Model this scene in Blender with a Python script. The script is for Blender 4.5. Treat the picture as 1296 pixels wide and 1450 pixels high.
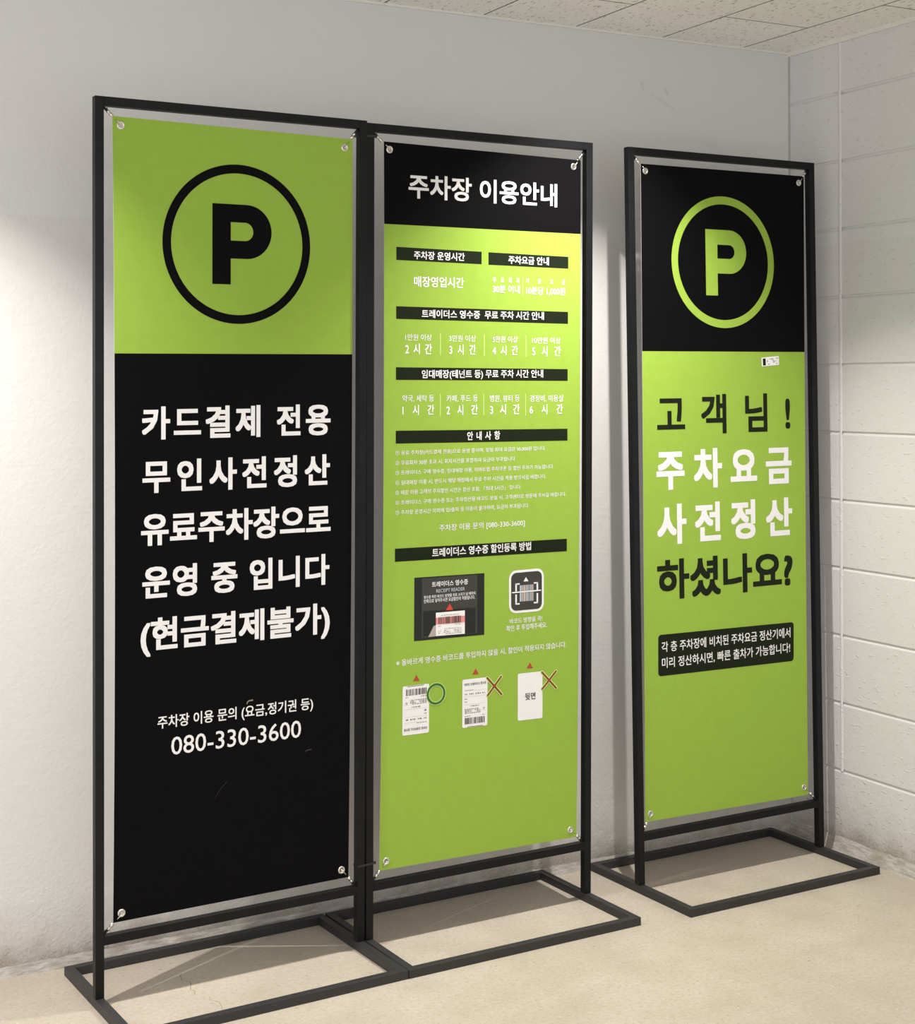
import bpy, bmesh, math, random
from mathutils import Vector, Matrix
from mathutils.geometry import tessellate_polygon

for o in list(bpy.data.objects):
    bpy.data.objects.remove(o, do_unlink=True)
SC = bpy.context.scene
COL = SC.collection
random.seed(7)

# ------------------------------------------------------------------ camera
cd = bpy.data.cameras.new('camera')
cam = bpy.data.objects.new('camera', cd)
COL.objects.link(cam)
cam.location = (-3.14934, -3.67352, 1.39235)
cam.rotation_euler = (1.55866, 0.00656, -0.49833)
cd.sensor_fit = 'HORIZONTAL'
cd.sensor_width = 36.0
cd.lens = 2177.239 * 36.0 / 1296.0
cd.shift_x = -6.499 / 1296.0
cd.shift_y = -158.590 / 1296.0
cd.clip_start = 0.05
SC.camera = cam

# ------------------------------------------------------------------ colour management, world, lamps
SC.view_settings.view_transform = 'Standard'
SC.view_settings.look = 'None'
SC.view_settings.gamma = 1.0
SC.view_settings.use_curve_mapping = False
SC.view_settings.exposure = 0.20

AMBIENT = 1.36
AMBIENT_COL = (0.975, 0.985, 0.99)
w = bpy.data.worlds.new('world')
SC.world = w
w.use_nodes = True
w.node_tree.nodes['Background'].inputs['Color'].default_value = (*AMBIENT_COL, 1)
w.node_tree.nodes['Background'].inputs['Strength'].default_value = AMBIENT

LAMP_W = 172.0
LAMP_COL = (1.0, 0.945, 0.90)
CUT_IN, CUT_OUT = 42.5, 48.8
EDGE_LEVEL = 0.145
LAMP_Z = 2.385
LAMPS = [(-2.70, -0.57), (-0.90, -0.57)]


def downlight(x, y, power):
    """a recessed ceiling downlight: bright along its axis, cut off near 47 degrees by its can"""
    ld = bpy.data.lights.new('downlight', 'SPOT')
    ld.energy = power
    ld.color = LAMP_COL
    ld.shadow_soft_size = 0.009
    ld.spot_size = math.radians(130)
    ld.spot_blend = 0.05
    ld.use_nodes = True
    nt = ld.node_tree
    em = nt.nodes['Emission']
    tc = nt.nodes.new('ShaderNodeTexCoord')
    sp = nt.nodes.new('ShaderNodeSeparateXYZ')
    nt.links.new(tc.outputs['Normal'], sp.inputs[0])
    ab = nt.nodes.new('ShaderNodeMath'); ab.operation = 'ABSOLUTE'
    nt.links.new(sp.outputs['Z'], ab.inputs[0])
    cut = nt.nodes.new('ShaderNodeMapRange'); cut.interpolation_type = 'SMOOTHSTEP'
    cut.inputs['From Min'].default_value = math.cos(math.radians(CUT_OUT))
    cut.inputs['From Max'].default_value = math.cos(math.radians(CUT_IN))
    nt.links.new(ab.outputs[0], cut.inputs['Value'])
    beam = nt.nodes.new('ShaderNodeMapRange')
    beam.inputs['From Min'].default_value = 0.72
    beam.inputs['From Max'].default_value = 1.0
    beam.inputs['To Min'].default_value = EDGE_LEVEL
    beam.inputs['To Max'].default_value = 1.0
    nt.links.new(ab.outputs[0], beam.inputs['Value'])
    mu = nt.nodes.new('ShaderNodeMath'); mu.operation = 'MULTIPLY'
    nt.links.new(cut.outputs[0], mu.inputs[0]); nt.links.new(beam.outputs[0], mu.inputs[1])
    nt.links.new(mu.outputs[0], em.inputs['Strength'])
    lo = bpy.data.objects.new('downlight', ld)
    lo.location = (x, y, LAMP_Z)
    COL.objects.link(lo)


for lx, ly in LAMPS:
    downlight(lx, ly, LAMP_W)


# ------------------------------------------------------------------ materials
def mat(name, color, rough=0.6, metal=0.0, spec=0.5, mottling=0.0, scale=6.0, bump=0.0, bump_scale=150.0, coat=0.0):
    m = bpy.data.materials.new(name)
    m.use_nodes = True
    nt = m.node_tree
    b = nt.nodes['Principled BSDF']
    b.inputs['Base Color'].default_value = (*color, 1)
    b.inputs['Roughness'].default_value = rough
    b.inputs['Metallic'].default_value = metal
    b.inputs['Specular IOR Level'].default_value = spec
    b.inputs['Coat Weight'].default_value = coat
    tc = nt.nodes.new('ShaderNodeTexCoord')
    if mottling > 0:
        n = nt.nodes.new('ShaderNodeTexNoise')
        n.inputs['Scale'].default_value = scale
        n.inputs['Detail'].default_value = 5
        nt.links.new(tc.outputs['Object'], n.inputs['Vector'])
        r = nt.nodes.new('ShaderNodeMapRange')
        r.inputs['From Min'].default_value = 0.3
        r.inputs['From Max'].default_value = 0.7
        nt.links.new(n.outputs['Fac'], r.inputs['Value'])
        mx = nt.nodes.new('ShaderNodeMix'); mx.data_type = 'RGBA'
        mx.inputs[6].default_value = (*[c * (1 - mottling) for c in color], 1)
        mx.inputs[7].default_value = (*[min(1, c * (1 + mottling)) for c in color], 1)
        nt.links.new(r.outputs[0], mx.inputs[0])
        nt.links.new(mx.outputs[2], b.inputs['Base Color'])
    if bump > 0:
        n2 = nt.nodes.new('ShaderNodeTexNoise')
        n2.inputs['Scale'].default_value = bump_scale
        n2.inputs['Detail'].default_value = 3
        nt.links.new(tc.outputs['Object'], n2.inputs['Vector'])
        bp = nt.nodes.new('ShaderNodeBump')
        bp.inputs['Strength'].default_value = bump
        bp.inputs['Distance'].default_value = 0.002
        nt.links.new(n2.outputs['Fac'], bp.inputs['Height'])
        nt.links.new(bp.outputs[0], b.inputs['Normal'])
    return m


class NT:
    """tiny node-graph helper"""
    def __init__(s, m):
        s.nt = m.node_tree
        s.b = s.nt.nodes['Principled BSDF']
        s.tc = s.nt.nodes.new('ShaderNodeTexCoord').outputs['Object']

    def put(s, sock, v):
        if hasattr(v, 'links'):
            s.nt.links.new(v, sock)
        else:
            sock.default_value = v

    def math(s, op, a, b=0.0, c=0.0):
        n = s.nt.nodes.new('ShaderNodeMath'); n.operation = op
        s.put(n.inputs[0], a); s.put(n.inputs[1], b)
        if op in ('SMOOTH_MIN', 'MULTIPLY_ADD', 'COMPARE'):
            s.put(n.inputs[2], c)
        return n.outputs[0]

    def vec(s, op, a, b):
        n = s.nt.nodes.new('ShaderNodeVectorMath'); n.operation = op
        s.put(n.inputs[0], a)
        if op == 'SCALE':
            s.put(n.inputs['Scale'], b)
        else:
            s.put(n.inputs[1], b)
        return n.outputs[0] if op not in ('LENGTH', 'DOT_PRODUCT', 'DISTANCE') else n.outputs['Value']

    def noise(s, scale, detail=4, rough=0.5, stretch=None, w=None):
        v = s.tc
        if stretch:
            v = s.vec('MULTIPLY', v, stretch)
        if w:
            v = s.vec('ADD', v, w)
        n = s.nt.nodes.new('ShaderNodeTexNoise')
        s.put(n.inputs['Vector'], v)
        n.inputs['Scale'].default_value = scale
        n.inputs['Detail'].default_value = detail
        n.inputs['Roughness'].default_value = rough
        return n.outputs['Fac']

    def ramp(s, v, a, b, lo=0.0, hi=1.0, smooth=True):
        n = s.nt.nodes.new('ShaderNodeMapRange')
        if smooth:
            n.interpolation_type = 'SMOOTHSTEP'
        s.put(n.inputs['Value'], v)
        n.inputs['From Min'].default_value = a; n.inputs['From Max'].default_value = b
        n.inputs['To Min'].default_value = lo; n.inputs['To Max'].default_value = hi
        return n.outputs[0]

    def mix(s, f, a, b):
        n = s.nt.nodes.new('ShaderNodeMix'); n.data_type = 'RGBA'
        s.put(n.inputs[0], f)
        for i, v in ((6, a), (7, b)):
            s.put(n.inputs[i], v if hasattr(v, 'links') else (*v, 1))
        return n.outputs[2]

    def sep(s):
        n = s.nt.nodes.new('ShaderNodeSeparateXYZ')
        s.nt.links.new(s.tc, n.inputs[0])
        return n.outputs

    def bump(s, h, strength, dist=0.002, normal=None):
        n = s.nt.nodes.new('ShaderNodeBump')
        n.inputs['Strength'].default_value = strength
        n.inputs['Distance'].default_value = dist
        s.put(n.inputs['Height'], h)
        if normal:
            s.put(n.inputs['Normal'], normal)
        return n.outputs[0]


PAINT_LINE = 1.79


def wall_material(name, scuffs, pits, tint=(1, 1, 1)):
    m = mat(name, (0.8, 0.79, 0.76), rough=0.62, spec=0.3)
    g = NT(m)
    xyz = g.sep()
    upper, lower = (0.695, 0.692, 0.688), (0.675, 0.668, 0.657)
    upper = tuple(a * b for a, b in zip(upper, tint)); lower = tuple(a * b for a, b in zip(lower, tint))
    c = g.mix(g.ramp(xyz['Z'], PAINT_LINE - 0.001, PAINT_LINE + 0.001), lower, upper)
    blotch = g.ramp(g.noise(2.3, 5), 0.35, 0.7, 0.0, 0.08)
    c = g.mix(blotch, c, (0.66, 0.64, 0.60))
    # brown grime splashed up from the mop along the foot of the wall: a stain with a ragged top, its colour deepened for the shade behind the rails
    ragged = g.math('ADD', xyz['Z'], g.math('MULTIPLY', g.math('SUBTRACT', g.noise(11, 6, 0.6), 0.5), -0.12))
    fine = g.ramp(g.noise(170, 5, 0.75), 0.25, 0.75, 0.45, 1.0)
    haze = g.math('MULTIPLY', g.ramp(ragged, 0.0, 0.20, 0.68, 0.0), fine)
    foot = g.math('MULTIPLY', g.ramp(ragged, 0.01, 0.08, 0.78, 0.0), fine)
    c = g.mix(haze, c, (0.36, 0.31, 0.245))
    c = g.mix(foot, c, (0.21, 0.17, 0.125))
    specks = g.ramp(g.noise(75, 2), 0.74, 0.78)
    c = g.mix(g.math('MULTIPLY', specks, 0.25), c, (0.35, 0.33, 0.3))
    for (ax, ay, az), (bx, by, bz), rad, amt in scuffs:
        a = Vector((ax, ay, az)); d = Vector((bx, by, bz)) - a
        pa = g.vec('SUBTRACT', g.tc, a)
        t = g.math('DIVIDE', g.vec('DOT_PRODUCT', pa, d), max(d.length_squared, 1e-6))
        n = g.nt.nodes.new('ShaderNodeClamp'); g.put(n.inputs[0], t)
        on = g.nt.nodes.new('ShaderNodeVectorMath'); on.operation = 'SCALE'
        on.inputs[0].default_value = d; g.put(on.inputs['Scale'], n.outputs[0])
        dist = g.vec('DISTANCE', pa, on.outputs[0])
        dist = g.math('ADD', dist, g.math('MULTIPLY', g.noise(45, 4), rad * 1.2))
        c = g.mix(g.ramp(dist, rad * 0.5, rad * 1.5, amt, 0.0), c, (0.30, 0.29, 0.28))
    g.put(g.b.inputs['Base Color'], c)
    low = g.ramp(xyz['Z'], 0.0, 0.35, 2.2, 1.0)
    h = g.math('ADD', g.math('MULTIPLY', g.noise(95, 3, 0.55), 0.7), g.math('MULTIPLY', g.noise(22, 3), 0.8))
    if pits:
        h = g.math('ADD', h, g.math('MULTIPLY', g.ramp(g.noise(70, 3, 0.5, (1, 0.6, 1.6)), 0.62, 0.72), 1.15 * pits))
    h = g.math('MULTIPLY', h, low)
    g.put(g.b.inputs['Normal'], g.bump(h, 0.75 if pits else 0.7, 0.0018))
    return m


M = {}
M['wall_back'] = wall_material('painted plaster', [((-0.552, 0, 2.252), (-0.545, 0, 2.235), 0.010, 0.24), ((-0.515, 0, 2.225), (-0.437, 0, 2.187), 0.009, 0.15),
                                                   ((-0.468, 0, 2.243), (-0.46, 0, 2.232), 0.009, 0.24), ((-0.30, 0, 2.09), (-0.27, 0, 2.06), 0.03, 0.08)], 0)
M['wall_right'] = wall_material('painted block', [((-0.002, -0.276, 2.376), (-0.002, -0.283, 2.376), 0.004, 0.45), ((-0.002, -0.235, 2.0), (-0.002, -0.235, 1.99), 0.005, 0.22),
                                                  ((0.0, -0.07, 0.115), (0.0, -0.085, 0.112), 0.005, 0.6)], 0.6, (1.02, 1.0, 1.02))

m = M['floor'] = mat('sealed concrete floor', (0.6, 0.5, 0.38), rough=0.5, spec=0.35)
g = NT(m)
c = g.mix(g.ramp(g.noise(2.2, 7, 0.65), 0.3, 0.7), (0.445, 0.39, 0.32), (0.50, 0.452, 0.378))
c = g.mix(g.ramp(g.noise(14, 6, 0.7), 0.46, 0.78, 0.0, 0.4), c, (0.38, 0.325, 0.245))
c = g.mix(g.ramp(g.noise(105, 4, 0.7), 0.48, 0.66, 0.0, 0.5), c, (0.34, 0.275, 0.19))
c = g.mix(g.ramp(g.noise(85, 4, 0.7, None, (3, 7, 1)), 0.56, 0.72, 0.0, 0.6), c, (0.62, 0.58, 0.50))
c = g.mix(g.ramp(g.noise(48, 2, 0.5, None, (1, 2, 1)), 0.725, 0.76, 0.0, 0.6), c, (0.22, 0.18, 0.13))
g.put(g.b.inputs['Base Color'], c)
g.put(g.b.inputs['Roughness'], g.ramp(g.noise(9, 4), 0.3, 0.7, 0.38, 0.6))
g.put(g.b.inputs['Normal'], g.bump(g.noise(130, 4), 0.12, 0.0015))
M['crack'] = mat('floor crack', (0.30, 0.24, 0.17), rough=0.9)
M['scratch'] = mat('floor scratch', (0.68, 0.62, 0.52), rough=0.6)

m = M['ceiling'] = mat('fissured ceiling board', (0.74, 0.70, 0.63), rough=0.85, spec=0.2)
g = NT(m)
f1 = g.ramp(g.noise(1.0, 3, 0.6, (120, 46, 100)), 0.60, 0.645)
f2 = g.ramp(g.noise(1.0, 2, 0.5, (330, 210, 100), (5, 9, 2)), 0.64, 0.70)
fis = g.math('MAXIMUM', f1, g.math('MULTIPLY', f2, 0.4))
c = g.mix(g.ramp(g.noise(5, 4), 0.3, 0.7), (0.92, 0.89, 0.84), (0.95, 0.925, 0.875))
c = g.mix(g.math('MULTIPLY', fis, 0.62), c, (0.34, 0.30, 0.25))
g.put(g.b.inputs['Base Color'], c)
g.put(g.b.inputs['Normal'], g.bump(g.math('MULTIPLY', fis, -1.0), 0.5, 0.0015))
M['void'] = mat('dark ceiling void', (0.10, 0.09, 0.08), rough=0.9)
M['angle'] = mat('white wall angle', (0.78, 0.76, 0.71), rough=0.45)

m = M['base'] = mat('cement skirting fillet', (0.55, 0.53, 0.49), rough=0.8, bump=0.6, bump_scale=160)
g = NT(m)
c = g.mix(g.ramp(g.noise(1, 6, 0.75, (22, 22, 130)), 0.35, 0.65), (0.30, 0.275, 0.24), (0.50, 0.475, 0.44))
c = g.mix(g.ramp(g.noise(9, 5), 0.5, 0.7, 0, 0.6), c, (0.30, 0.26, 0.20))
g.put(g.b.inputs['Base Color'], c)

M['stripe'] = mat('grey corner caulk', (0.40, 0.395, 0.38), rough=0.7, mottling=0.12, scale=20)
M['steel'] = mat('black powder coated steel', (0.0055, 0.006, 0.007), rough=0.45, spec=0.22, mottling=0.18, scale=25, bump=0.08, bump_scale=400)
m = M['base_steel'] = mat('scuffed black powder coated steel', (0.03, 0.03, 0.032), rough=0.5, spec=0.5, bump=0.08, bump_scale=400)
g = NT(m)
c = g.mix(g.ramp(g.noise(55, 6, 0.75), 0.60, 0.78, 0, 0.55), (0.023, 0.0235, 0.0255), (0.16, 0.145, 0.14))
g.put(g.b.inputs['Base Color'], c)
M['green'] = mat('lime green print', (0.295, 0.455, 0.060), rough=0.6, spec=0.15, mottling=0.03, scale=40)
M['black'] = mat('black print', (0.0030, 0.0028, 0.0035), rough=0.6, spec=0.06, mottling=0.05, scale=40)
M['white'] = mat('white print', (0.84, 0.83, 0.835), rough=0.55, spec=0.3, mottling=0.015, scale=40)
M['ink'] = mat('greenish black print', (0.010, 0.014, 0.006), rough=0.6, spec=0.12, mottling=0.05, scale=40)
M['charcoal'] = mat('charcoal print', (0.045, 0.045, 0.04), rough=0.55, spec=0.3, mottling=0.04, scale=60)
M['darkgrey'] = mat('dark grey print', (0.014, 0.017, 0.014), rough=0.55, spec=0.3, mottling=0.04, scale=60)
M['red'] = mat('red print', (0.42, 0.055, 0.035), rough=0.55, spec=0.3, mottling=0.03, scale=60)
M['brightred'] = mat('bright red print', (0.62, 0.06, 0.04), rough=0.55, spec=0.3, mottling=0.03, scale=60)
M['brown'] = mat('red over green print', (0.20, 0.065, 0.012), rough=0.55, spec=0.3, mottling=0.03, scale=60)
M['okgreen'] = mat('dark green print', (0.03, 0.16, 0.03), rough=0.55, spec=0.3, mottling=0.03, scale=60)
M['pale'] = mat('pale yellow green print', (0.66, 0.78, 0.30), rough=0.55, spec=0.3, mottling=0.02, scale=60)
M['pink'] = mat('pink print', (0.75, 0.27, 0.25), rough=0.55, spec=0.3, mottling=0.03, scale=60)
M['grey'] = mat('light grey print', (0.40, 0.36, 0.34), rough=0.55, spec=0.3, mottling=0.03, scale=60)
M['tan'] = mat('tan print', (0.62, 0.43, 0.33), rough=0.55, spec=0.3, mottling=0.03, scale=60)
M['bluegrey'] = mat('blue grey print', (0.55, 0.60, 0.68), rough=0.55, spec=0.3, mottling=0.03, scale=60)
M['flake'] = mat('tan flake', (0.30, 0.24, 0.18), rough=0.8, mottling=0.3, scale=300)
M['scuff'] = mat('grey scuff', (0.045, 0.042, 0.04), rough=0.8, mottling=0.3, scale=300)
M['nickel'] = mat('nickel plated brass', (0.78, 0.75, 0.69), rough=0.28, metal=1.0, mottling=0.08, scale=120)
M['rubber'] = mat('black elastic cord', (0.015, 0.015, 0.016), rough=0.7, mottling=0.1, scale=200)
M['plastic'] = mat('black nylon', (0.018, 0.018, 0.018), rough=0.4, mottling=0.1, scale=200)
PRINT = {'w': 'white', 'g': 'ink', 'k': 'charcoal', 'r': 'red'}


# ------------------------------------------------------------------ mesh helpers
def link(name, me, materials, parent=None):
    o = bpy.data.objects.new(name, me)
    for mm in (materials if isinstance(materials, (list, tuple)) else [materials]):
        me.materials.append(mm)
    COL.objects.link(o)
    if parent:
        o.parent = parent
    return o


def bm_obj(name, bm, materials, parent=None, smooth=False):
    bmesh.ops.recalc_face_normals(bm, faces=bm.faces[:]) if bm.faces else None
    me = bpy.data.meshes.new(name)
    bm.to_mesh(me); bm.free()
    if smooth:
        for p in me.polygons:
            p.use_smooth = True
    return link(name, me, materials, parent)


def structure(o):
    o['kind'] = 'structure'
    return o


def empty(name, loc, rz, label, cat, group=None):
    o = bpy.data.objects.new(name, None)
    o.empty_display_size = 0.1
    COL.objects.link(o)
    o.location = loc; o.rotation_euler = (0, 0, rz)
    o['label'] = label; o['category'] = cat
    if group:
        o['group'] = group
    return o


def add_box(bm, a, b, mi=0, bevel=0.0):
    (x0, y0, z0), (x1, y1, z1) = a, b
    vs = [bm.verts.new(c) for c in ((x0, y0, z0), (x1, y0, z0), (x1, y1, z0), (x0, y1, z0), (x0, y0, z1), (x1, y0, z1), (x1, y1, z1), (x0, y1, z1))]
    fs = [bm.faces.new([vs[i] for i in f]) for f in ((0, 3, 2, 1), (4, 5, 6, 7), (0, 1, 5, 4), (1, 2, 6, 5), (2, 3, 7, 6), (3, 0, 4, 7))]
    for f in fs:
        f.material_index = mi
    if bevel:
        es = {e for f in fs for e in f.edges}
        bmesh.ops.bevel(bm, geom=list(es), offset=bevel, segments=2, affect='EDGES', profile=0.6)


def add_tube(bm, pts, rad, seg=10, cap=True):
    pts = [Vector(p) for p in pts]
    rings = []
    up = Vector((0, 1, 0))
    for i, p in enumerate(pts):
        d = (pts[min(i + 1, len(pts) - 1)] - pts[max(i - 1, 0)]).normalized()
        ref = up if abs(d.dot(up)) < 0.9 else Vector((1, 0, 0))
        u = d.cross(ref).normalized(); v = d.cross(u)
        r = rad[i] if isinstance(rad, (list, tuple)) else rad
        rings.append([bm.verts.new(p + (u * math.cos(2 * math.pi * k / seg) + v * math.sin(2 * math.pi * k / seg)) * r) for k in range(seg)])
    for a, b in zip(rings, rings[1:]):
        for k in range(seg):
            bm.faces.new((a[k], a[(k + 1) % seg], b[(k + 1) % seg], b[k]))
    if cap:
        bm.faces.new(rings[0]); bm.faces.new(rings[-1])


def flat_faces(bm, loops, y, mi=0):
    """fill an outline (first loop) with holes (other loops), given as (x, z) pairs, at depth y"""
    co = [[Vector((x, z, 0)) for x, z in lp] for lp in loops]
    tris = tessellate_polygon(co)
    vs = [bm.verts.new((x, y, z)) for lp in loops for x, z in lp]
    for t in tris:
        try:
            f = bm.faces.new([vs[i] for i in t]); f.material_index = mi
        except ValueError:
            pass
    return vs


def circle(cx, cz, rx, rz, n=24, rev=False):
    r = [(cx + rx * math.cos(2 * math.pi * k / n), cz + rz * math.sin(2 * math.pi * k / n)) for k in range(n)]
    return r[::-1] if rev else r


def quad_point(q, u, v):
    """point in a quad TL, BL, BR, TR; u to the right, v down, both 0..1"""
    tl, bl, br, tr = [Vector(p) for p in q]
    p = (tl * (1 - u) + tr * u) * (1 - v) + (bl * (1 - u) + br * u) * v
    return (p.x, p.y)


def sub_quad(q, u0, v0, u1, v1):
    return [quad_point(q, u0, v0), quad_point(q, u0, v1), quad_point(q, u1, v1), quad_point(q, u1, v0)]


def round_quad(q, r, grow=0.0):
    """a rounded rectangle with the corners of quad TL, BL, BR, TR"""
    w = (Vector(q[3]) - Vector(q[0])).length; h = (Vector(q[1]) - Vector(q[0])).length
    out = []
    for cu, cv, a0 in ((r, r, 90), (r, h - r, 180), (w - r, h - r, 270), (w - r, r, 0)):
        for k in range(7):
            a = math.radians(a0 + 15 * k)
            u = cu + (r + grow) * math.cos(a); v = cv - (r + grow) * math.sin(a)
            out.append(quad_point(q, u / w, v / h))
    return out


# ------------------------------------------------------------------ lettering
def raw_text(body, spacing=1.0):
    c = bpy.data.curves.new('lettering', 'FONT')
    c.body = body; c.size = 1.0; c.space_character = spacing
    c.resolution_u = 3; c.fill_mode = 'FRONT'
    o = bpy.data.objects.new('lettering', c)
    COL.objects.link(o)
    dg = bpy.context.evaluated_depsgraph_get()
    me = bpy.data.meshes.new_from_object(o.evaluated_get(dg))
    vs = [(v.co.x, v.co.y) for v in me.vertices]
    fs = [tuple(p.vertices) for p in me.polygons]
    bpy.data.objects.remove(o, do_unlink=True)
    bpy.data.curves.remove(c); bpy.data.meshes.remove(me)
    return vs, fs


def bounds(vs):
    xs = [v[0] for v in vs]; zs = [v[1] for v in vs]
    return min(xs), max(xs), min(zs), max(zs)


REFS = {}


def add_text(bm, spec, y, mi=0, flip=None):
    """set one line of lettering so that its ink fills x0..x1 and its reference character fills zb..zt"""
    _, body, x0, x1, zt, zb, ref, colr, bold, k = spec
    if ref not in REFS:
        REFS[ref] = bounds(raw_text(ref)[0])
    rb = REFS[ref]
    sz = (zt - zb) / (rb[3] - rb[2] + 2 * bold)
    vs, fs = raw_text(body)
    b1 = bounds(vs)
    if k:
        goal = (x1 - x0) / (sz * k) - 2 * bold
        b2 = bounds(raw_text(body, 1.5)[0])
        w1, w2 = b1[1] - b1[0], b2[1] - b2[0]
        s = 1 + 0.5 * (goal - w1) / max(w2 - w1, 1e-4)
        vs, fs = raw_text(body, max(0.7, min(4.0, s)))
        b1 = bounds(vs)
    sx = (x1 - x0) / (b1[1] - b1[0] + 2 * bold)
    px = [(sx * (v[0] - b1[0] + bold) + x0, sz * (v[1] - rb[2] + bold) + zb) for v in vs]
    shifts = [(0, 0)] if not bold else [(-1, -1), (1, -1), (-1, 1), (1, 1)] + ([(0, -1), (0, 1), (-1, 0), (1, 0)] if bold > 0.012 else [])
    for n, (dx, dz) in enumerate(shifts):
        nv = []
        for x, z in px:
            X, Z = x + dx * bold * sz, z + dz * bold * sz
            if flip:
                X, Z = 2 * flip[0] - X, 2 * flip[1] - Z
            nv.append(bm.verts.new((X, y - n * 0.00003, Z)))
        for f in fs:
            try:
                ff = bm.faces.new([nv[i] for i in f]); ff.material_index = mi
            except ValueError:
                pass


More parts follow.
